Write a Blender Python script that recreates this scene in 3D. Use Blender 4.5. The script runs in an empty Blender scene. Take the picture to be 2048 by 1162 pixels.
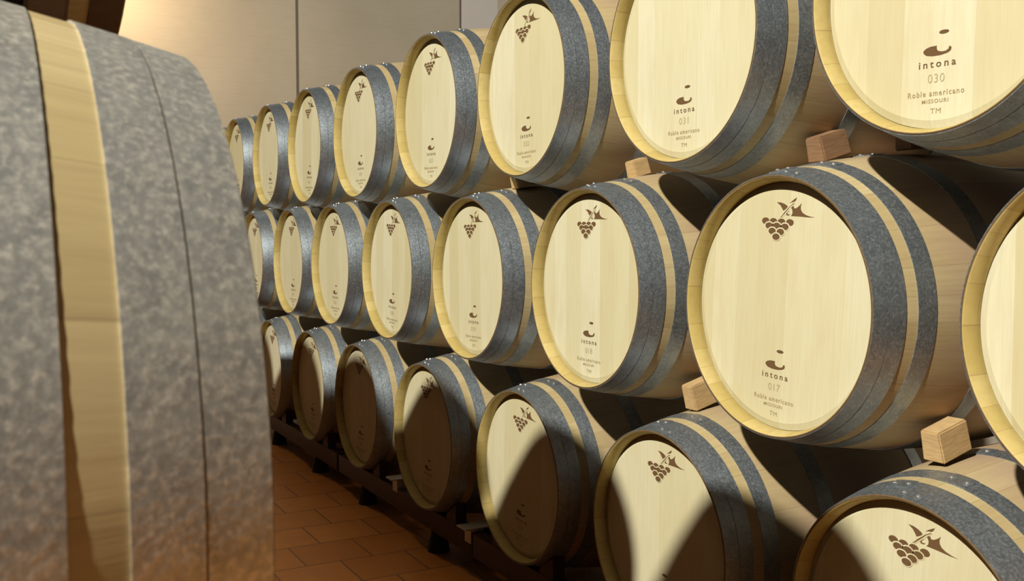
import bpy, bmesh, math, random
from mathutils import Matrix, Vector

random.seed(7)
scene = bpy.context.scene
COL = scene.collection

# ------------------------------------------------------------------ camera
def rz(a): return Matrix.Rotation(a, 3, 'Z')
cam_data = bpy.data.cameras.new('camera')
cam = bpy.data.objects.new('camera', cam_data)
COL.objects.link(cam)
M3 = Matrix.Rotation(1.07320171, 3, 'Z') @ Matrix.Rotation(-0.0549517417, 3, 'X')
right, fwd, up = M3.col[0], M3.col[1], M3.col[2]
mw = Matrix((( right[0], up[0], -fwd[0], 1.63720427),
             ( right[1], up[1], -fwd[1], -1.52512528),
             ( right[2], up[2], -fwd[2], 0.149697733),
             ( 0, 0, 0, 1)))
cam.matrix_world = mw
cam_data.sensor_fit = 'HORIZONTAL'
cam_data.sensor_width = 36.0
cam_data.lens = 1998.28425 / 2048 * 36.0
cam_data.clip_start = 0.02
cam_data.clip_end = 60
cam_data.dof.use_dof = True
cam_data.dof.focus_distance = 2.3
cam_data.dof.aperture_fstop = 14.0
scene.camera = cam

# ------------------------------------------------------------------ view + world
vs = scene.view_settings
vs.view_transform = 'Standard'
vs.look = 'None'
vs.gamma = 1.0
vs.use_curve_mapping = False
vs.exposure = 0.0
scene.cycles.diffuse_bounces = 1

w = bpy.data.worlds.new('cellar_ambient')
scene.world = w
w.use_nodes = True
nt = w.node_tree
bg = nt.nodes['Background']
tc = nt.nodes.new('ShaderNodeTexCoord')
sx = nt.nodes.new('ShaderNodeSeparateXYZ')
nt.links.new(tc.outputs['Generated'], sx.inputs[0])
mr = nt.nodes.new('ShaderNodeMapRange')
mr.inputs['From Min'].default_value = -0.2
mr.inputs['From Max'].default_value = 1.0
nt.links.new(sx.outputs['Z'], mr.inputs[0])
cr = nt.nodes.new('ShaderNodeValToRGB')
e = cr.color_ramp.elements
e[0].position = 0.0; e[0].color = (0.013, 0.005, 0.0012, 1)
e[1].position = 1.0; e[1].color = (0.26, 0.25, 0.235, 1)
m_ = e.new(0.38); m_.color = (0.012, 0.007, 0.003, 1)
m_ = e.new(0.62); m_.color = (0.07, 0.062, 0.053, 1)
nt.links.new(cr.outputs[0], bg.inputs[0])
bg.inputs[1].default_value = 1.0

# ------------------------------------------------------------------ lamps
def lamp(name, kind, loc, energy, color, radius, target=None, angle=None, blend=0.3):
    d = bpy.data.lights.new(name, kind)
    d.energy = energy
    d.color = color
    d.shadow_soft_size = radius
    o = bpy.data.objects.new(name, d)
    COL.objects.link(o)
    o.location = loc
    if target is not None:
        v = Vector(target) - Vector(loc)
        o.rotation_euler = v.to_track_quat('-Z', 'Y').to_euler()
    if kind == 'SPOT':
        d.spot_size = math.radians(angle)
        d.spot_blend = blend
    return o

lamp('cellar_spotlight', 'SPOT', (2.60, -6.87, 5.77), 5700, (1.0, 0.955, 0.83), 0.10,
     (-1.4, 0, 0.7), 75, 0.5)
al = lamp('aisle_floor_fill', 'AREA', (-2.6, -0.78, 3.0), 4.0, (1.0, 0.66, 0.34), 0.1, (-2.6, -0.78, -1.1))  # added warm fill that brightens the aisle floor, no known fitting
al.data.shape = 'RECTANGLE'; al.data.size = 6.0; al.data.size_y = 0.12; al.data.spread = math.radians(34)
al.rotation_euler = (0, 0, 0)
lamp('wall_washer', 'SPOT', (-7.2, -0.75, 2.6), 150, (1.0, 0.72, 0.42), 0.08,
     (-8.0, -0.22, 1.95), 130, 1.0)

# ------------------------------------------------------------------ material helpers
class NT:
    def __init__(self, name):
        self.m = bpy.data.materials.new(name)
        self.m.use_nodes = True
        self.t = self.m.node_tree
        self.b = self.t.nodes['Principled BSDF']
    def n(self, kind, **kw):
        nd = self.t.nodes.new(kind)
        for k, v in kw.items():
            setattr(nd, k, v)
        return nd
    def l(self, a, b):
        self.t.links.new(a, b)
    def val(self, x, sock):
        if hasattr(x, 'links'):
            self.l(x, sock)
        else:
            sock.default_value = x
    def math(self, op, a, b=0.0, c=0.0):
        nd = self.n('ShaderNodeMath', operation=op)
        self.val(a, nd.inputs[0]); self.val(b, nd.inputs[1]); self.val(c, nd.inputs[2])
        return nd.outputs[0]
    def ramp(self, f, stops):
        nd = self.n('ShaderNodeValToRGB')
        e = nd.color_ramp.elements
        while len(e) < len(stops): e.new(0.5)
        for i, (p, c) in enumerate(stops):
            e[i].position = p
            e[i].color = (c, c, c, 1) if isinstance(c, (int, float)) else (*c, 1)
        self.l(f, nd.inputs[0])
        return nd.outputs[0]
    def mix(self, f, a, b, mode='MIX'):
        nd = self.n('ShaderNodeMix', data_type='RGBA', blend_type=mode)
        self.val(f, nd.inputs[0])
        for x, s in ((a, nd.inputs[6]), (b, nd.inputs[7])):
            if hasattr(x, 'links'): self.l(x, s)
            else: s.default_value = (*x, 1)
        return nd.outputs[2]
    def noise(self, vec, scale, detail=3, rough=0.5):
        nd = self.n('ShaderNodeTexNoise')
        self.l(vec, nd.inputs['Vector'])
        nd.inputs['Scale'].default_value = scale
        nd.inputs['Detail'].default_value = detail
        nd.inputs['Roughness'].default_value = rough
        return nd.outputs[0]
    def stretch(self, vec, s, loc=None):
        nd = self.n('ShaderNodeMapping')
        self.l(vec, nd.inputs[0])
        nd.inputs['Scale'].default_value = s
        if loc is not None: self.l(loc, nd.inputs['Location'])
        return nd.outputs[0]
    def bump(self, h, strength, dist=0.002):
        nd = self.n('ShaderNodeBump')
        nd.inputs['Strength'].default_value = strength
        nd.inputs['Distance'].default_value = dist
        self.l(h, nd.inputs['Height'])
        self.l(nd.outputs[0], self.b.inputs['Normal'])
    def rnd(self, k=1.0):
        oi = self.n('ShaderNodeObjectInfo')
        return self.math('MULTIPLY', oi.outputs['Random'], k)
    def coords(self):
        return self.n('ShaderNodeTexCoord').outputs['Object']

def mat_head():
    s = NT('oak_head_wood')
    c = s.coords()
    xyz = s.n('ShaderNodeSeparateXYZ'); s.l(c, xyz.inputs[0])
    off = s.rnd(37.0)
    x = s.math('ADD', xyz.outputs['X'], off)
    # boards about 75-110 mm wide: warp the coordinate a little, then quantise
    wob = s.math('MULTIPLY', s.math('SINE', s.math('MULTIPLY', x, 23.0)), 0.012)
    xb = s.math('DIVIDE', s.math('ADD', x, wob), 0.082)
    fl = s.math('FLOOR', xb)
    wn = s.n('ShaderNodeTexWhiteNoise', noise_dimensions='1D'); s.l(fl, wn.inputs['W'])
    base = s.ramp(wn.outputs['Value'], [(0.0, (0.61, 0.55, 0.335)), (0.35, (0.665, 0.615, 0.405)),
                                        (0.7, (0.695, 0.65, 0.45)), (1.0, (0.73, 0.695, 0.51))])
    comb = s.n('ShaderNodeCombineXYZ')
    s.l(x, comb.inputs[0]); s.l(xyz.outputs['Y'], comb.inputs[1]); s.l(xyz.outputs['Z'], comb.inputs[2])
    g = s.noise(s.stretch(comb.outputs[0], (1.0, 1.0, 0.05)), 150, 4, 0.6)
    g2 = s.noise(s.stretch(comb.outputs[0], (1.0, 1.0, 0.25)), 22, 3, 0.55)
    col = s.mix(s.ramp(g, [(0.35, 0.0), (0.75, 0.30)]), base, (0.54, 0.44, 0.22))
    col = s.mix(s.ramp(g2, [(0.45, 0.0), (0.8, 0.35)]), col, (0.58, 0.47, 0.25))
    fr = s.math('FRACT', xb)
    edge = s.math('LESS_THAN', s.math('MINIMUM', fr, s.math('SUBTRACT', 1.0, fr)), 0.006)
    col = s.mix(s.math('MULTIPLY', edge, 0.15), col, (0.35, 0.24, 0.10))
    s.l(col, s.b.inputs['Base Color'])
    s.b.inputs['Roughness'].default_value = 0.62
    s.b.inputs['Specular IOR Level'].default_value = 0.25
    s.bump(g, 0.15, 0.001)
    return s.m

def stave_nodes(s, n=28):
    c = s.coords()
    xyz = s.n('ShaderNodeSeparateXYZ'); s.l(c, xyz.inputs[0])
    ang = s.math('ARCTAN2', xyz.outputs['X'], xyz.outputs['Z'])
    a = s.math('ADD', s.math('MULTIPLY', s.math('ADD', ang, math.pi), n / (2 * math.pi)),
               s.math('MULTIPLY', s.math('SINE', s.math('MULTIPLY', ang, 5.0)), 0.33))
    fl = s.math('ADD', s.math('FLOOR', a), s.math('FLOOR', s.rnd(900.0)))
    wn = s.n('ShaderNodeTexWhiteNoise', noise_dimensions='1D'); s.l(fl, wn.inputs['W'])
    fr = s.math('FRACT', a)
    d = s.math('MINIMUM', fr, s.math('SUBTRACT', 1.0, fr))
    return c, xyz, a, wn.outputs['Value'], d

def mat_staves():
    s = NT('oak_stave_wood')
    c, xyz, a, wn, d = stave_nodes(s)
    base = s.ramp(wn, [(0.0, (0.47, 0.37, 0.18)), (0.5, (0.53, 0.425, 0.215)), (1.0, (0.58, 0.475, 0.255))])
    comb = s.n('ShaderNodeCombineXYZ')
    s.l(s.math('MULTIPLY', a, 0.075), comb.inputs[0]); s.l(xyz.outputs['Y'], comb.inputs[1]); s.l(s.rnd(20), comb.inputs[2])
    g = s.noise(s.stretch(comb.outputs[0], (1.0, 0.06, 1.0)), 130, 4, 0.6)
    g2 = s.noise(s.stretch(comb.outputs[0], (1.0, 0.4, 1.0)), 9, 3, 0.5)
    col = s.mix(s.ramp(g, [(0.35, 0.0), (0.8, 0.4)]), base, (0.31, 0.20, 0.105))
    belly = s.ramp(s.math('ABSOLUTE', s.math('SUBTRACT', xyz.outputs['Y'], 0.475)), [(0.22, 1.0), (0.36, 0.1)])
    col = s.mix(s.math('MULTIPLY', s.ramp(g2, [(0.35, 0.3), (0.75, 1.0)]), belly), col, (0.42, 0.275, 0.20))
    col = s.mix(s.ramp(d, [(0.0, 0.35), (0.014, 0.0)]), col, (0.12, 0.06, 0.03))
    s.l(col, s.b.inputs['Base Color'])
    s.b.inputs['Roughness'].default_value = 0.6
    s.b.inputs['Specular IOR Level'].default_value = 0.3
    s.bump(g, 0.25, 0.001)
    return s.m

def mat_croze():
    s = NT('bare_oak_chime')
    c, xyz, a, wn, d = stave_nodes(s)
    base = s.ramp(wn, [(0.0, (0.47, 0.36, 0.12)), (0.5, (0.53, 0.415, 0.155)), (1.0, (0.59, 0.475, 0.20))])
    g = s.noise(c, 60, 4, 0.6)
    col = s.mix(s.ramp(g, [(0.4, 0.0), (0.8, 0.35)]), base, (0.36, 0.24, 0.085))
    col = s.mix(s.ramp(d, [(0.0, 0.5), (0.02, 0.0)]), col, (0.22, 0.13, 0.05))
    s.l(col, s.b.inputs['Base Color'])
    s.b.inputs['Roughness'].default_value = 0.6
    s.b.inputs['Specular IOR Level'].default_value = 0.3
    return s.m

def mat_zinc(name, big=1.0, tint=1.0, metal=0.88, flake=0.8, warm=(1, 1, 1)):
    s = NT(name)
    c = s.coords()
    off = s.n('ShaderNodeCombineXYZ')
    s.l(s.rnd(11.0), off.inputs[0])
    cc = s.stretch(c, (1, 1, 1), off.outputs[0])
    n1 = s.noise(cc, 40 * big, 4, 0.65)
    n2 = s.noise(cc, 170 * big, 3, 0.65)
    vo = s.n('ShaderNodeTexVoronoi'); s.l(cc, vo.inputs['Vector']); vo.inputs['Scale'].default_value = 170
    spk = s.n('ShaderNodeTexVoronoi'); s.l(cc, spk.inputs['Vector']); spk.inputs['Scale'].default_value = 140 * big
    base = s.mix(s.ramp(n1, [(0.3, 0.0), (0.7, 1.0)]), (0.30 * tint, 0.325 * tint, 0.35 * tint), (0.44 * tint, 0.47 * tint, 0.49 * tint))
    base = s.mix(s.ramp(n2, [(0.46, 0.0), (0.70, flake)]), base, (0.56 * tint, 0.57 * tint, 0.57 * tint))
    sv = s.n('ShaderNodeSeparateColor'); s.l(spk.outputs['Color'], sv.inputs[0])
    dots = s.math('MULTIPLY', s.math('LESS_THAN', spk.outputs['Distance'], 0.22), s.math('GREATER_THAN', sv.outputs[0], 0.78))
    base = s.mix(s.math('MULTIPLY', dots, 0.7), base, (0.75, 0.76, 0.76))
    base = s.mix(1.0, base, warm, 'MULTIPLY')
    s.l(base, s.b.inputs['Base Color'])
    s.b.inputs['Metallic'].default_value = metal
    s.l(s.ramp(n2, [(0.3, 0.38), (0.8, 0.58)]), s.b.inputs['Roughness'])
    s.bump(s.math('ADD', n2, s.math('MULTIPLY', vo.outputs['Distance'], 0.6)), 0.25, 0.001)
    return s.m

def mat_plain(name, col, rough=0.6, metal=0.0, nscale=40, amt=0.25, dark=0.5, bump=0.1, stretch=(1, 1, 1)):
    s = NT(name)
    c = s.stretch(s.coords(), stretch)
    n = s.noise(c, nscale, 4, 0.6)
    out = s.mix(s.ramp(n, [(0.35, 0.0), (0.75, 1.0)]), col, tuple(v * dark for v in col))
    out = s.mix(1 - amt if amt < 0 else amt, col, out)
    s.l(out, s.b.inputs['Base Color'])
    s.b.inputs['Roughness'].default_value = rough
    s.b.inputs['Metallic'].default_value = metal
    s.b.inputs['Specular IOR Level'].default_value = 0.3
    s.bump(n, bump, 0.002)
    return s.m

def mat_floor():
    s = NT('terracotta_tiles')
    c = s.coords()
    # tile courses run across the aisle: swap axes so that rows follow world y
    mp = s.n('ShaderNodeMapping'); s.l(c, mp.inputs[0])
    mp.inputs['Rotation'].default_value = (0, 0, math.radians(90))
    mp.inputs['Location'].default_value = (0.191, 0.0, 0)
    br = s.n('ShaderNodeTexBrick'); s.l(mp.outputs[0], br.inputs['Vector'])
    br.inputs['Scale'].default_value = 1.0
    br.inputs['Brick Width'].default_value = 0.264
    br.inputs['Row Height'].default_value = 0.25
    br.inputs['Mortar Size'].default_value = 0.004
    br.inputs['Mortar Smooth'].default_value = 0.2
    br.inputs['Bias'].default_value = 0.0
    br.offset = 0.5
    br.inputs['Color1'].default_value = (0.60, 0.23, 0.045, 1)
    br.inputs['Color2'].default_value = (0.72, 0.31, 0.07, 1)
    br.inputs['Mortar'].default_value = (0.22, 0.10, 0.04, 1)
    n = s.noise(c, 9, 4, 0.6)
    col = s.mix(s.ramp(n, [(0.35, 0.0), (0.8, 0.5)]), br.outputs['Color'], (0.48, 0.18, 0.06))
    s.l(col, s.b.inputs['Base Color'])
    s.b.inputs['Roughness'].default_value = 0.42
    s.bump(s.math('SUBTRACT', 1.0, br.outputs['Fac']), 0.4, 0.003)
    return s.m

def mat_wall():
    s = NT('shuttered_concrete')
    c = s.coords()
    n = s.noise(c, 1.1, 4, 0.6)
    fine = s.noise(s.stretch(c, (1, 0.15, 2.2)), 40, 3, 0.6)
    col = s.mix(s.ramp(n, [(0.3, 0.0), (0.7, 1.0)]), (0.385, 0.34, 0.265), (0.45, 0.40, 0.32))
    col = s.mix(s.ramp(fine, [(0.45, 0.0), (0.8, 0.25)]), col, (0.33, 0.285, 0.225))
    xyz = s.n('ShaderNodeSeparateXYZ'); s.l(c, xyz.inputs[0])
    fr = s.math('FRACT', s.math('MULTIPLY', xyz.outputs['Z'], 1 / 0.11))
    col = s.mix(s.ramp(fr, [(0.0, 0.25), (0.06, 0.0)]), col, (0.29, 0.25, 0.20))
    s.l(col, s.b.inputs['Base Color'])
    s.b.inputs['Roughness'].default_value = 0.75
    s.bump(fine, 0.15, 0.003)
    return s.m

HEAD = mat_head()
STAVE = mat_staves()
CHIME = mat_croze()
ZINC = mat_zinc('galvanised_hoop', warm=(0.93, 1.0, 1.07))
ZINC_NEAR = mat_zinc('galvanised_hoop_pale', big=1.1, tint=1.22, metal=0.6, flake=1.0, warm=(1.06, 0.99, 0.88))
CHAR = mat_plain('darkened_end_grain', (0.16, 0.10, 0.045), 0.8, 0, 80, 0.5)
ZINC_OLD = mat_plain('rusty_shaded_hoop', (0.14, 0.10, 0.075), 0.6, 0.4, 40, 0.5, 0.5, 0.3)  # rusty brown, darkened further for the shade the corner barrel lies in
RIVET = mat_plain('rivet_steel', (0.62, 0.62, 0.60), 0.35, 0.8, 60, 0.2)
BRAND = mat_plain('burned_brand', (0.155, 0.085, 0.035), 0.7, 0, 300, 0.4)
PRINT = mat_plain('faint_laser_print', (0.40, 0.29, 0.13), 0.7, 0, 300, 0.3)
NUMBER = mat_plain('faint_number_print', (0.46, 0.37, 0.19), 0.7, 0, 300, 0.3)
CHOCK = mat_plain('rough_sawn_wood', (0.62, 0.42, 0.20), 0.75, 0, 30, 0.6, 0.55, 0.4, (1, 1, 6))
DARKCHOCK = mat_plain('shaded_brown_wood', (0.30, 0.17, 0.09), 0.75, 0, 30, 0.6, 0.5, 0.4, (1, 1, 6))  # darker copy of the chock wood, shade mixed into its brown
RUST = mat_plain('painted_rack_steel', (0.075, 0.036, 0.030), 0.5, 0.2, 30, 0.5, 0.5, 0.2)
GALV = mat_plain('bright_rack_steel', (0.75, 0.73, 0.66), 0.35, 0.35, 60, 0.4, 0.6, 0.1)
RUBBER = mat_plain('black_rubber_foot', (0.02, 0.018, 0.018), 0.8, 0, 30, 0.3)

# ------------------------------------------------------------------ mesh helpers
def finish(name, bm, mats, smooth=True, angle=35):
    bmesh.ops.recalc_face_normals(bm, faces=bm.faces[:])
    me = bpy.data.meshes.new(name)
    bm.to_mesh(me); bm.free()
    for m in (mats if isinstance(mats, (list, tuple)) else [mats]):
        me.materials.append(m)
    if smooth:
        for p in me.polygons: p.use_smooth = True
        me.set_sharp_from_angle(angle=math.radians(angle))
    return me

def link(name, me, parent=None, loc=None, rot=None):
    o = bpy.data.objects.new(name, me)
    COL.objects.link(o)
    if parent is not None: o.parent = parent
    if loc is not None: o.location = loc
    if rot is not None: o.rotation_euler = rot
    return o

def lathe(bm, prof, seg=96, closed=False, mat=0):
    """prof: (y, r) points revolved about the y axis"""
    rings = []
    for (y, r) in prof:
        if r < 1e-6:
            rings.append([bm.verts.new((0, y, 0))])
        else:
            rings.append([bm.verts.new((r * math.sin(2 * math.pi * i / seg), y, r * math.cos(2 * math.pi * i / seg))) for i in range(seg)])
    pairs = list(zip(rings[:-1], rings[1:]))
    if closed: pairs.append((rings[-1], rings[0]))
    for a, b in pairs:
        for i in range(seg):
            j = (i + 1) % seg
            if len(a) == 1 and len(b) == 1: continue
            if len(a) == 1: f = bm.faces.new((a[0], b[i], b[j]))
            elif len(b) == 1: f = bm.faces.new((a[i], b[0], a[j]))
            else: f = bm.faces.new((a[i], b[i], b[j], a[j]))
            f.material_index = mat

def box(bm, c, s, rot=None, bevel=0.0, mat=0):
    r = bmesh.ops.create_cube(bm, size=1.0)
    vs_ = r['verts']
    for v in vs_:
        v.co = Vector((v.co.x * s[0], v.co.y * s[1], v.co.z * s[2]))
    if bevel > 0:
        es = list({e for v in vs_ for e in v.link_edges})
        rb = bmesh.ops.bevel(bm, geom=es, offset=bevel, segments=2, affect='EDGES', profile=0.7)
        vs_ = list({v for f in rb['faces'] for v in f.verts} | {v for v in vs_ if v.is_valid})
    M = Matrix.Translation(Vector(c))
    if rot is not None: M = M @ rot.to_4x4()
    for v in vs_: v.co = M @ v.co
    for v in vs_:
        for f in v.link_faces: f.material_index = mat
    return vs_

def extr_poly(bm, pts, y0, y1, mat=0):
    """flat polygon in the x-z plane, front face at y0 (towards -y), back at y1"""
    a = [bm.verts.new((x, y0, z)) for x, z in pts]
    b = [bm.verts.new((x, y1, z)) for x, z in pts]
    f = bm.faces.new(a); f.material_index = mat
    n = len(pts)
    for i in range(n):
        f = bm.faces.new((a[i], b[i], b[(i + 1) % n], a[(i + 1) % n])); f.material_index = mat
    return a

# ------------------------------------------------------------------ barrel meshes
LEN = 0.95
RB, RD = 0.344, 0.061
def R(y): return RB - RD * ((y - LEN / 2) / (LEN / 2)) ** 2
DEPTH = 0.033
R_HEAD = 0.269

bm = bmesh.new()
prof = []
N = 40
for i in range(N + 1):
    y = 0.0015 + (LEN - 0.003) * i / N
    prof.append((y, R(y)))
lathe(bm, prof, 112)
for s0, sg in ((0.0, 1), (LEN, -1)):
    e = R(0)
    lathe(bm, [(s0 + sg * 0.0015, e), (s0, e - 0.0020), (s0 + sg * 0.0006, e - 0.0040)], 112, mat=2)
    lathe(bm, [(s0 + sg * 0.0006, e - 0.0040), (s0 + sg * 0.003, e - 0.0062), (s0 + sg * 0.029, e - 0.0130),
               (s0 + sg * 0.0305, e - 0.0125), (s0 + sg * (DEPTH + 0.006), e - 0.0125)], 112, mat=1)
bmesh.ops.remove_doubles(bm, verts=bm.verts[:], dist=1e-5)
ME_BODY = finish('barrel_staves', bm, [STAVE, CHIME, CHAR])

bm = bmesh.new()
lathe(bm, [(0.0045, R_HEAD + 0.0005), (0.0035, R_HEAD - 0.003), (0.0, R_HEAD - 0.014), (0.0, 0.0)], 112)
lathe(bm, [(0.0045, R_HEAD + 0.0005), (0.02, R_HEAD + 0.0005), (0.02, 0.0)], 112)
bmesh.ops.remove_doubles(bm, verts=bm.verts[:], dist=1e-5)
ME_HEAD = finish('barrel_head', bm, HEAD, angle=8)

def hoop_mesh(y0, y1, mat, seam, t=0.0014, rivets=True, lift=0.0):
    bm = bmesh.new()
    m = 4
    outer = [(y0 + (y1 - y0) * i / m, R(y0 + (y1 - y0) * i / m) + t + lift) for i in range(m + 1)]
    inner = [(y, r - t - 0.0004) for y, r in reversed(outer)]
    lathe(bm, outer + inner, 112, closed=True)
    # lapped seam plate and its rivets
    a0, a1 = seam - 0.085, seam + 0.085
    def P(a, y, e): 
        r = R(y) + t + lift + e
        return (r * math.sin(a), y, r * math.cos(a))
    k = 8
    top, bot = [], []
    for i in range(k + 1):
        a = a0 + (a1 - a0) * i / k
        top.append((bm.verts.new(P(a, y0 + 0.0005, 0.0017)), bm.verts.new(P(a, y1 - 0.0005, 0.0017))))
        bot.append((bm.verts.new(P(a, y0 + 0.0005, -0.0012)), bm.verts.new(P(a, y1 - 0.0005, -0.0012))))
    for i in range(k):
        bm.faces.new((top[i][0], top[i][1], top[i + 1][1], top[i + 1][0]))
        for q in (0, 1):
            bm.faces.new((top[i][q], top[i + 1][q], bot[i + 1][q], bot[i][q]))
    for i in (0, k):
        bm.faces.new((top[i][0], top[i][1], bot[i][1], bot[i][0]))
    yc = (y0 + y1) / 2
    if rivets:
        for da in (-0.055, 0.055):
            a = seam + da
            c = Vector(P(a, yc, 0.0012))
            nrm = Vector((math.sin(a), 0, math.cos(a)))
            q = nrm.to_track_quat('Z', 'Y').to_matrix()
            rings = []
            for (rr, hh) in ((0.0052, 0.0), (0.0046, 0.0020), (0.0028, 0.0034)):
                rings.append([bm.verts.new(c + q @ Vector((rr * math.cos(2 * math.pi * j / 10), rr * math.sin(2 * math.pi * j / 10), hh))) for j in range(10)])
            apex = bm.verts.new(c + q @ Vector((0, 0, 0.0038)))
            for A, B in ((rings[0], rings[1]), (rings[1], rings[2])):
                for j in range(10):
                    f = bm.faces.new((A[j], B[j], B[(j + 1) % 10], A[(j + 1) % 10])); f.material_index = 1
            for j in range(10):
                f = bm.faces.new((rings[2][j], apex, rings[2][(j + 1) % 10])); f.material_index = 1
    return finish('hoop', bm, [mat, RIVET], angle=30)

HOOPS = [('chime_hoop', 0.0015, 0.0358, 0.12, 0.0), ('head_hoop', 0.0370, 0.0725, -0.10, 0.0003), ('quarter_hoop', 0.100, 0.143, 0.16, 0.0),
         ('bilge_hoop', 0.273, 0.318, -0.05, 0.0)]
def hoop_set(mat, hoops=HOOPS):
    out = []
    for nm, a, b, seam, lift in hoops:
        out.append((nm, hoop_mesh(a, b, mat, seam, lift=lift)))
        out.append((nm, hoop_mesh(LEN - b, LEN - a, mat, -seam, lift=lift)))
    return out
ME_HOOPS = hoop_set(ZINC)
ME_HOOPS_NEAR = hoop_set(ZINC_NEAR)
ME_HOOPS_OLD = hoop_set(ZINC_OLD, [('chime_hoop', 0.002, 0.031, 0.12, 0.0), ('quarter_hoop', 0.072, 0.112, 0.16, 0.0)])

# grape brand ------------------------------------------------------
def ell(cx, cz, rx, rz_, n=20):
    return [(cx + rx * math.cos(2 * math.pi * i / n), cz + rz_ * math.sin(2 * math.pi * i / n)) for i in range(n)]
LEAF_L = [(-0.0254, 0.225), (-0.0134, 0.225), (-0.0031, 0.2225), (0.0065, 0.2183), (0.0083, 0.2156), (0.0028, 0.2112), (-0.0045, 0.2071), (-0.0082, 0.2121), (-0.0147, 0.2192)]
LEAF_T = [(0.0343, 0.2368), (0.0315, 0.2304), (0.0273, 0.2274), (0.02, 0.226), (0.0144, 0.2235), (0.0198, 0.2284), (0.0277, 0.2333)]
LEAF_R = [(0.0256, 0.2181), (0.0276, 0.2131), (0.0341, 0.2139), (0.0419, 0.2189), (0.0487, 0.2249), (0.0464, 0.2184), (0.047, 0.2113), (0.0518, 0.205), (0.061, 0.2006), (0.074, 0.1975), (0.0882, 0.1961), (0.0725, 0.1955), (0.0468, 0.1965), (0.0189, 0.1967), (0.0227, 0.2011), (0.0231, 0.207), (0.0202, 0.2123), (0.0175, 0.2152)]
STEM = [(-0.0131, 0.1932), (-0.0100, 0.1940), (-0.0017, 0.2032), (0.0078, 0.2114), (0.0156, 0.2182), (0.0267, 0.225), (0.0276, 0.2238), (0.0172, 0.2175), (0.0111, 0.2112), (0.0012, 0.2020), (-0.0086, 0.1933)]
CURL = [(0.0115, 0.2095), (0.0075, 0.2066), (0.0040, 0.2010), (0.0062, 0.1975), (0.0138, 0.1978), (0.0158, 0.2014), (0.0125, 0.2001), (0.0080, 0.2001), (0.0087, 0.2042), (0.0123, 0.2067)]
GRAPES = [[(-0.0572, 0.1838), (-0.033, 0.1833), (-0.0086, 0.1831), (0.0169, 0.1827)],
          [(-0.0455, 0.1736), (-0.022, 0.1738), (0.0031, 0.1727)],
          [(-0.0349, 0.1622), (-0.0096, 0.1612)],
          [(-0.0221, 0.1502)]]
bm = bmesh.new()
y = -0.0004
for ri, row in enumerate(GRAPES):
    for (gx, gz) in row:
        if ri:
            extr_poly(bm, ell(gx, gz + 0.0004, 0.0142, 0.0094), y, 0.0, 1)
        extr_poly(bm, ell(gx, gz, 0.0114, 0.0072), y - 0.00012, 0.0, 0)
    y -= 0.00025
for P_ in (LEAF_L, LEAF_T, LEAF_R, CURL):
    extr_poly(bm, P_, -0.0004, 0.0, 0)
sc = 1.35
scx = sum(p[0] for p in STEM) / len(STEM); scz = sum(p[1] for p in STEM) / len(STEM)
HALO = [(-0.0131, 0.1932), (-0.0052, 0.1932), (0.0040, 0.2010), (0.0140, 0.2100), (0.0200, 0.2160), (0.0300, 0.2240), (0.0280, 0.2268), (0.0130, 0.2195), (0.0050, 0.2124), (-0.0045, 0.2036)]
extr_poly(bm, HALO, -0.0006, 0.0, 1)
extr_poly(bm, STEM, -0.0008, 0.0, 0)
ME_GRAPE = finish('grape_brand', bm, [BRAND, HEAD], smooth=False)

DOT = ell(0.0078, -0.0990, 0.0105, 0.0036, 18)
SWOOSH = [(-0.0349, -0.1321), (-0.0347, -0.1281), (-0.0284, -0.1241), (-0.0198, -0.1221), (-0.0063, -0.1218), (-0.0066, -0.1260), (-0.0055, -0.1295), (-0.0029, -0.1317), (0.0048, -0.1336), (0.0133, -0.1332), (0.0187, -0.13), (0.019, -0.1268), (0.0223, -0.126), (0.0247, -0.1292), (0.0237, -0.1335), (0.0185, -0.1366), (0.0135, -0.1379), (0.0022, -0.1396), (-0.0151, -0.1396), (-0.0288, -0.1370)]
bm = bmesh.new()
extr_poly(bm, DOT, -0.0004, 0.0); extr_poly(bm, SWOOSH, -0.0004, 0.0)
ME_LOGO = finish('cup_logo', bm, BRAND, smooth=False)

def text_mesh(txt, x0, x1, z0, z1, mat, spacing=1.0, bold=0.0, name='lettering'):
    cu = bpy.data.curves.new('lettering', 'FONT')
    cu.body = txt
    cu.space_character = spacing
    cu.offset = bold
    cu.resolution_u = 3
    o = bpy.data.objects.new('lettering', cu)
    COL.objects.link(o)
    dg = bpy.context.evaluated_depsgraph_get()
    me = bpy.data.meshes.new_from_object(o.evaluated_get(dg))
    bpy.data.objects.remove(o)
    bpy.data.curves.remove(cu)
    xs = [v.co.x for v in me.vertices]; zs = [v.co.y for v in me.vertices]
    ax, bx, az, bz = min(xs), max(xs), min(zs), max(zs)
    for v in me.vertices:
        v.co = Vector((x0 + (v.co.x - ax) / (bx - ax) * (x1 - x0), -0.0005, z0 + (v.co.y - az) / (bz - az) * (z1 - z0)))
    me.materials.clear(); me.materials.append(mat)
    return me
ME_INTONA = text_mesh('intona', -0.0435, 0.0351, -0.1602, -0.1478, BRAND, 1.45, 0.012)
ME_ROBLE = text_mesh('Roble americano', -0.0655, 0.0545, -0.2112, -0.2008, PRINT, 1.25, 0.012)
ME_MISS = text_mesh('MISSOURI', -0.0340, 0.0225, -0.2238, -0.2168, PRINT, 1.2, 0.014)
ME_TM = text_mesh('TM', -0.0150, 0.0075, -0.2428, -0.2335, PRINT, 1.1, 0.0)

# ------------------------------------------------------------------ barrels
ZC = 0.35      # axis height above the empty at the barrel's lowest point
def tag(o, label, cat, group=None, kind=None):
    if label: o['label'] = label
    if cat: o['category'] = cat
    if group: o['group'] = group
    if kind: o['kind'] = kind
    return o

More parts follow.
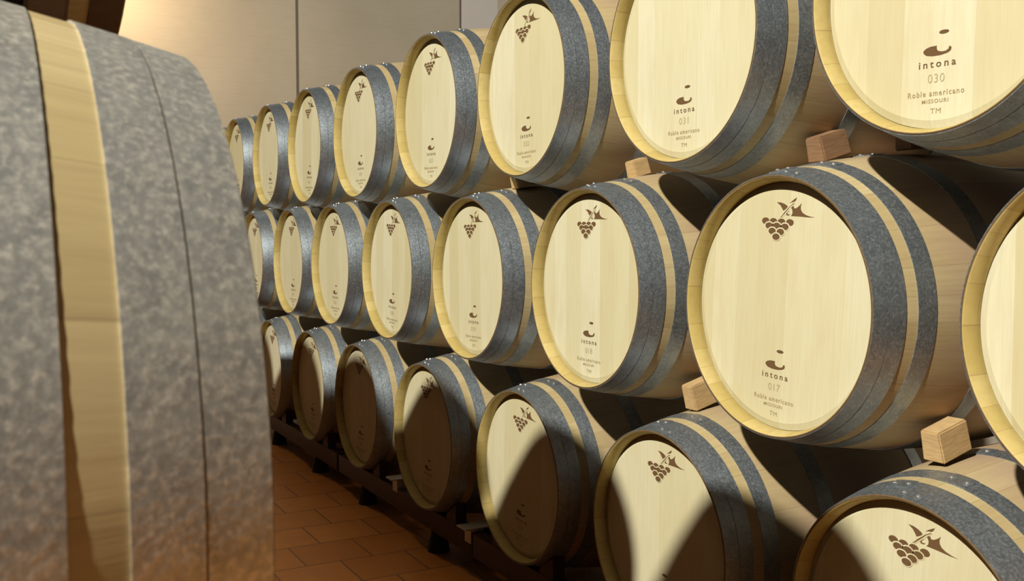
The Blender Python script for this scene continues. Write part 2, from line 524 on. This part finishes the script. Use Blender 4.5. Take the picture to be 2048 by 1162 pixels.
def barrel(x, y, z, label, group, number=None, roll=0.0, flip=False, near=False, marks=True):
    t = bpy.data.objects.new('wine_barrel', None)
    COL.objects.link(t)
    t.empty_display_size = 0.05
    t.location = (x, y, z - ZC)
    t.rotation_euler = (0, 0, math.pi if flip else 0)
    tag(t, label, 'barrel', group)
    r = math.radians(roll)
    seam = (number or 5) * 0.021 % 0.24 - 0.12
    if near == 'near': seam = 2.6
    link('staves', ME_BODY, t, (0, 0, ZC), (0, random.uniform(-3, 3), 0))
    h = link('head', ME_HEAD, t, (0, DEPTH, ZC), (0, r, 0))
    link('rear_head', ME_HEAD, t, (0, LEN - DEPTH, ZC), (0, 0, math.pi))
    for nm, me in {'near': ME_HOOPS_NEAR, 'old': ME_HOOPS_OLD}.get(near, ME_HOOPS):
        link(nm, me, t, (0, 0, ZC), (0, seam + random.uniform(-0.05, 0.05), 0))
    if marks:
        link('grape_brand', ME_GRAPE, h)
        link('cup_logo', ME_LOGO, h)
        link('lettering', ME_INTONA, h)
        link('lettering', ME_ROBLE, h)
        link('lettering', ME_MISS, h)
        link('lettering', ME_TM, h)
        if number:
            link('number', text_mesh('%03d' % number, -0.0225, 0.0125, -0.1875, -0.1718, NUMBER, 1.15, -0.006), h)
    return t

top = {-1: (0.411, -0.016, 0.613), 0: (-0.31, -0.022, 0.608), 1: (-1.141, 0.004, 0.620), 2: (-1.841, -0.013, 0.612),
       3: (-2.621, -0.012, 0.603), 4: (-3.361, -0.018, 0.602), 5: (-4.126, -0.015, 0.607), 6: (-4.893, -0.020, 0.607), 7: (-5.65, -0.02, 0.607)}
mid = {-1: (0.759, 0.0, 0.0), 0: (0.010, -0.011, -0.004), 1: (-0.759, -0.003, -0.001), 2: (-1.525, 0.004, -0.001), 3: (-2.249, -0.012, 0.006),
       4: (-3.004, -0.007, 0.006), 5: (-3.773, 0.008, 0.006), 6: (-4.545, 0.0, 0.003), 7: (-5.30, 0.0, 0.0)}
bot = {-1: (0.343, 0.020, -0.632), 0: (-0.439, 0.020, -0.640), 1: (-1.225, 0.036, -0.645), 2: (-1.938, 0.010, -0.635),
       3: (-2.734, 0.021, -0.636), 4: (-3.469, 0.019, -0.638), 5: (-4.24, 0.019, -0.638), 6: (-5.0, 0.019, -0.638)}
T = 'top tier'
top_lab = {
 -1: 'large pale oak barrel marked 030, its head cut off by the upper right corner',
 0: 'pale oak barrel marked 031 on the top tier, between barrels 030 and 032',
 1: 'pale oak barrel marked 032, its rim just cut by the upper edge',
 2: 'pale oak barrel marked 033, the nearest of the top tier shown with its whole rim',
 3: 'oak barrel on the top tier directly beyond barrel 033',
 4: 'oak barrel on the top tier, second beyond barrel 033',
 5: 'oak barrel on the top tier, third beyond barrel 033',
 6: 'farthest whole head of the top tier, small oak barrel beside the foreground barrel',
 7: 'sliver of an oak barrel at the far end of the top tier, mostly hidden'}
mid_lab = {
 -1: 'oak barrel of the middle tier cut off by the right edge, right of barrel 017',
 0: 'large pale oak barrel marked 017, biggest whole head in the middle tier',
 1: 'pale oak barrel marked 018 in the middle tier, left of barrel 017',
 2: 'pale oak barrel in the middle tier, left of barrel 018',
 3: 'pale oak barrel in the middle tier, second beyond barrel 018',
 4: 'pale oak barrel in the middle tier, third beyond barrel 018',
 5: 'narrow looking oak barrel in the middle tier, fourth beyond barrel 018',
 6: 'farthest oak head of the middle tier, partly behind the foreground barrel rim',
 7: 'oak barrel ending the middle tier, hidden beyond its farthest visible head'}
bot_lab = {
 -1: 'oak barrel low in the right corner, only its upper head with grape brand showing',
 0: 'bottom tier oak barrel with a bright band between two round brown shadows',
 1: 'bottom tier oak barrel with its left half lit, right half in brown shadow',
 2: 'bottom tier oak barrel whose upper left edge alone catches light, below left of barrel 018',
 3: 'bottom tier oak barrel with its head almost wholly in brown shadow',
 4: 'bottom tier oak barrel lit by a thin sliver along its right edge',
 5: 'farthest bottom tier oak barrel, partly behind the foreground barrel rim',
 6: 'oak barrel ending the bottom tier, hidden behind the foreground barrel'}
rolls = {('t', -1): 1.2, ('m', 0): 3.0, ('b', -1): 4.0, ('b', 1): 2.0, ('t', 2): 1.0, ('m', 2): -1.5, ('t', 1): -1.0, ('m', 3): 1.5, ('t', 4): 2}
for i, p in top.items():
    barrel(*p, top_lab[i], 'top tier of the right barrel stack', 31 + i, rolls.get(('t', i), 0))
for i, p in mid.items():
    barrel(*p, mid_lab[i], 'middle tier of the right barrel stack', 17 + i, rolls.get(('m', i), 0))
for i, p in bot.items():
    barrel(*p, bot_lab[i], 'bottom tier of the right barrel stack', 3 + i, rolls.get(('b', i), 0))

# barrels on the other side of the aisle, heads facing the stack
LM = 'middle tier of the left barrel row'
barrel(0.85, -1.39, -0.004, 'huge blurred barrel in the left foreground, seen from its galvanised hooped side', LM, None, 0, True, 'near', marks=False)
words = ['directly behind the foreground barrel', 'second behind the foreground barrel', 'third behind the foreground barrel',
         'fourth behind the foreground barrel', 'fifth behind the foreground barrel', 'sixth behind the foreground barrel']
for x, l in zip((0.155, -0.54, -1.265, -2.0, -2.72, -3.44), words):
    barrel(x, -1.39, -0.004, 'oak barrel of the left row, hidden ' + l, LM, None, 0, True, marks=False)
LT = 'top tier of the left barrel row'
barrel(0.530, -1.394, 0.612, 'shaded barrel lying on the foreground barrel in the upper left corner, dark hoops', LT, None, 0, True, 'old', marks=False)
for x, l in zip((-0.179, -0.888, -1.64, -2.354, -3.09), ('one', 'two', 'three', 'four', 'five')):
    barrel(x, -1.40, 0.603, 'top tier barrel of the left row, hidden %s beyond the upper left corner barrel' % l, LT, None, 0, True, marks=False)
LL = 'lower tier of the left barrel row'
LOW = (1.205, 0.503, -0.19, -0.90, -1.63, -2.36, -3.08)
for x, l in zip(LOW, ('at the near end', 'under the foreground barrel', 'one beyond the foreground barrel', 'two beyond the foreground barrel',
      'three beyond the foreground barrel', 'four beyond the foreground barrel', 'five beyond the foreground barrel')):
    barrel(x, -1.39, -0.632, 'lower tier barrel of the left row, hidden, ' + l, LL, None, 0, True, marks=False)

# ------------------------------------------------------------------ wooden chocks between the tiers
def chock(x, y, z, rx, rz_, size, mat, label, group):
    bm = bmesh.new()
    r = bmesh.ops.create_cube(bm, size=1.0)
    for v in bm.verts:
        k = 0.86 if v.co.z > 0 else 1.0        # slightly tapered wedge
        v.co = Vector((v.co.x * size[0] * k, v.co.y * size[1], v.co.z * size[2]))
    bmesh.ops.bevel(bm, geom=bm.edges[:], offset=0.003, segments=2, affect='EDGES')
    me = finish('wooden_chock', bm, mat, True, 30)
    o = link('wooden_chock', me, None, (x, y, z), (math.radians(rx), 0, math.radians(rz_)))
    tag(o, label, 'wedge', group)
    return o
G_ = 'wooden chocks between the tiers'
chock(0.286, 0.215, -0.266, 15, 0, (0.052, 0.088, 0.066), CHOCK, 'sunlit pale wooden chock resting on the barrel in the lower right corner', G_)
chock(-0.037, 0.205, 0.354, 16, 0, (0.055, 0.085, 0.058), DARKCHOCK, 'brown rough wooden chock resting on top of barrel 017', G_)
chock(-0.775, 0.205, 0.348, 16, 0, (0.05, 0.055, 0.05), CHOCK, 'small pale wooden chock resting on top of barrel 018', G_)
chock(-0.485, 0.205, -0.278, 16, 0, (0.05, 0.075, 0.07), CHOCK, 'upright wooden chock between barrel 018 and barrel 017', G_)
chock(-1.46, 0.205, 0.345, 14, 0, (0.05, 0.085, 0.045), CHOCK, 'low wooden chock under barrel 032', G_)
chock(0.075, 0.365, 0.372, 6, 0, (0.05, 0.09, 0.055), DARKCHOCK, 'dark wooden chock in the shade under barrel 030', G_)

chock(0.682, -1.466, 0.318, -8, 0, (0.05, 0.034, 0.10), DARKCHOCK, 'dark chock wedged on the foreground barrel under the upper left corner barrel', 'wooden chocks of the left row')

# ------------------------------------------------------------------ steel racks under the bottom tiers
def rack_meshes(length):
    bm = bmesh.new()
    box(bm, (0, 0.0, -0.978), (length, 0.05, 0.085), bevel=0.004)
    me_beam = finish('front_beam', bm, RUST, True, 30)
    bm = bmesh.new()
    box(bm, (0, 0.0, -0.955), (0.045, 0.70, 0.045), bevel=0.004)
    me_cross = finish('cross_bar', bm, RUST, True, 30)
    bm = bmesh.new()
    box(bm, (0, 0, -0.923), (0.052, 0.052, 0.055), bevel=0.003)
    box(bm, (0, 0.012, -0.892), (0.075, 0.13, 0.006), bevel=0.002)
    me_br = finish('bracket', bm, GALV, True, 30)
    me_cr = []
    for s_ in (-1, 1):          # one inclined support on each side of a barrel
        bm = bmesh.new()
        a = math.radians(33)
        n_ = Vector((s_ * math.sin(a), 0, -math.cos(a)))
        t_ = Vector((math.cos(a), 0, s_ * math.sin(a)))
        c0 = n_ * 0.304
        A0, B0 = c0 - t_ * 0.05, c0 + t_ * 0.05
        zb = -0.31
        pr = [(A0.x, A0.z), (B0.x, B0.z), (B0.x, zb), (A0.x, zb)]
        if pr[0][1] < zb: pr = [p for p in pr if p[1] >= zb - 1e-6] 
        pr = [(x_, max(z_, zb)) for x_, z_ in [(A0.x, A0.z), (B0.x, B0.z), (B0.x, zb), (A0.x, zb - 0.001)]]
        A = [bm.verts.new((q[0], -0.022, q[1])) for q in pr]
        B = [bm.verts.new((q[0], 0.022, q[1])) for q in pr]
        bm.faces.new(A); bm.faces.new(B[::-1])
        for k_ in range(4): bm.faces.new((A[k_], B[k_], B[(k_ + 1) % 4], A[(k_ + 1) % 4]))
        me_cr.append(finish('cradle', bm, RUST, True, 30))
    bm = bmesh.new()
    bmesh.ops.create_cone(bm, cap_ends=True, segments=24, radius1=0.045, radius2=0.03, depth=0.08, matrix=Matrix.Translation((0, 0, -1.0602)))
    me_ft = finish('foot', bm, RUBBER, True, 30)
    return me_beam, me_cross, me_br, me_cr, me_ft
RM_R = rack_meshes(1.495)
RM_L = rack_meshes(1.375)
def rack(xc, ys, sgn, bx, label, group):
    """bx: barrel centres (world x) carried; ys: y of the head plane; sgn: +1 body runs to +y"""
    t = bpy.data.objects.new('barrel_rack', None); COL.objects.link(t)
    t.location = (xc, ys, -1.10)
    tag(t, label, 'rack', group)
    beam, cross, br, cr, ft = RM_R if sgn > 0 else RM_L
    for yy in (0.085, 0.75):
        link('beam', beam, t, (0, sgn * yy, 1.10))
        for b in bx:
            for c_ in cr: link('cradle', c_, t, (b - xc, sgn * yy, 0.464))
        for fx in (-0.40, 0.40):
            link('foot', ft, t, (fx, sgn * yy, 1.10))
    for fx in (-0.66, 0.0, 0.66):
        link('cross_bar', cross, t, (fx, sgn * 0.4175, 1.10))
    return t, br
RG = 'steel racks under the right stack'
rack(0.672, 0.0, 1, [0.343], 'dark steel rack under the barrel in the lower right corner', RG)
rack(-0.832, 0.0, 1, [-0.439, -1.225], 'dark steel rack under the half lit bottom tier barrels', RG)
t2, br = rack(-2.336, 0.0, 1, [-1.938, -2.734], 'dark steel rack under the shadowed bottom tier barrels', RG)
rack(-3.855, 0.0, 1, [-3.469, -4.24], 'dark steel rack at the far end of the bottom tier', RG)
rack(-5.37, 0.0, 1, [-5.0], 'dark steel rack hidden beyond the far bottom barrels', RG)
b1 = link('bracket', br, t2, (0.715, 0.085, 1.072)); tag(b1, 'bright steel bracket', None)
b2 = link('bracket', br, t2, (0.0, 0.085, 1.10)); tag(b2, 'bright steel bracket', None)
LG = 'steel racks under the left row'
for k in range(4):
    xs = list(LOW[2 * k:2 * k + 2])
    xc = sum(xs) / len(xs) if len(xs) == 2 else xs[0] - 0.33
    rack(xc, -1.39, -1, xs, 'dark steel rack under the left row, hidden, ' + ['nearest', 'second', 'third', 'farthest'][k] + ' from the foreground', LG)

# ------------------------------------------------------------------ room
def slab(name, c, s, mat):
    bm = bmesh.new()
    box(bm, (0, 0, 0), s)
    me = finish(name, bm, mat, False)
    o = link(name, me, None, c)
    o['kind'] = 'structure'
    return o
fl = slab('floor', (-1.0, -3.0, -1.15), (15, 13, 0.10), mat_floor())
WALL = mat_wall()
slab('wall_back', (-8.1, -3.0, 1.6), (0.2, 13, 5.4), WALL)
slab('wall_right', (-1.0, 3.6, 1.6), (15, 0.2, 5.4), WALL)
JO = mat_plain('dark_panel_joint', (0.14, 0.12, 0.095), 0.9)
slab('trim_1', (-7.998, 1.33, 1.6), (0.006, 0.022, 5.3), JO)
slab('trim_2', (-7.998, 3.09, 1.6), (0.006, 0.02, 5.3), JO)
slab('trim_3', (-7.97, 3.30, 1.6), (0.06, 0.40, 5.3), mat_plain('pale_grey_plaster', (0.60, 0.565, 0.55), 0.8, 0, 3, 0.3, 0.85))
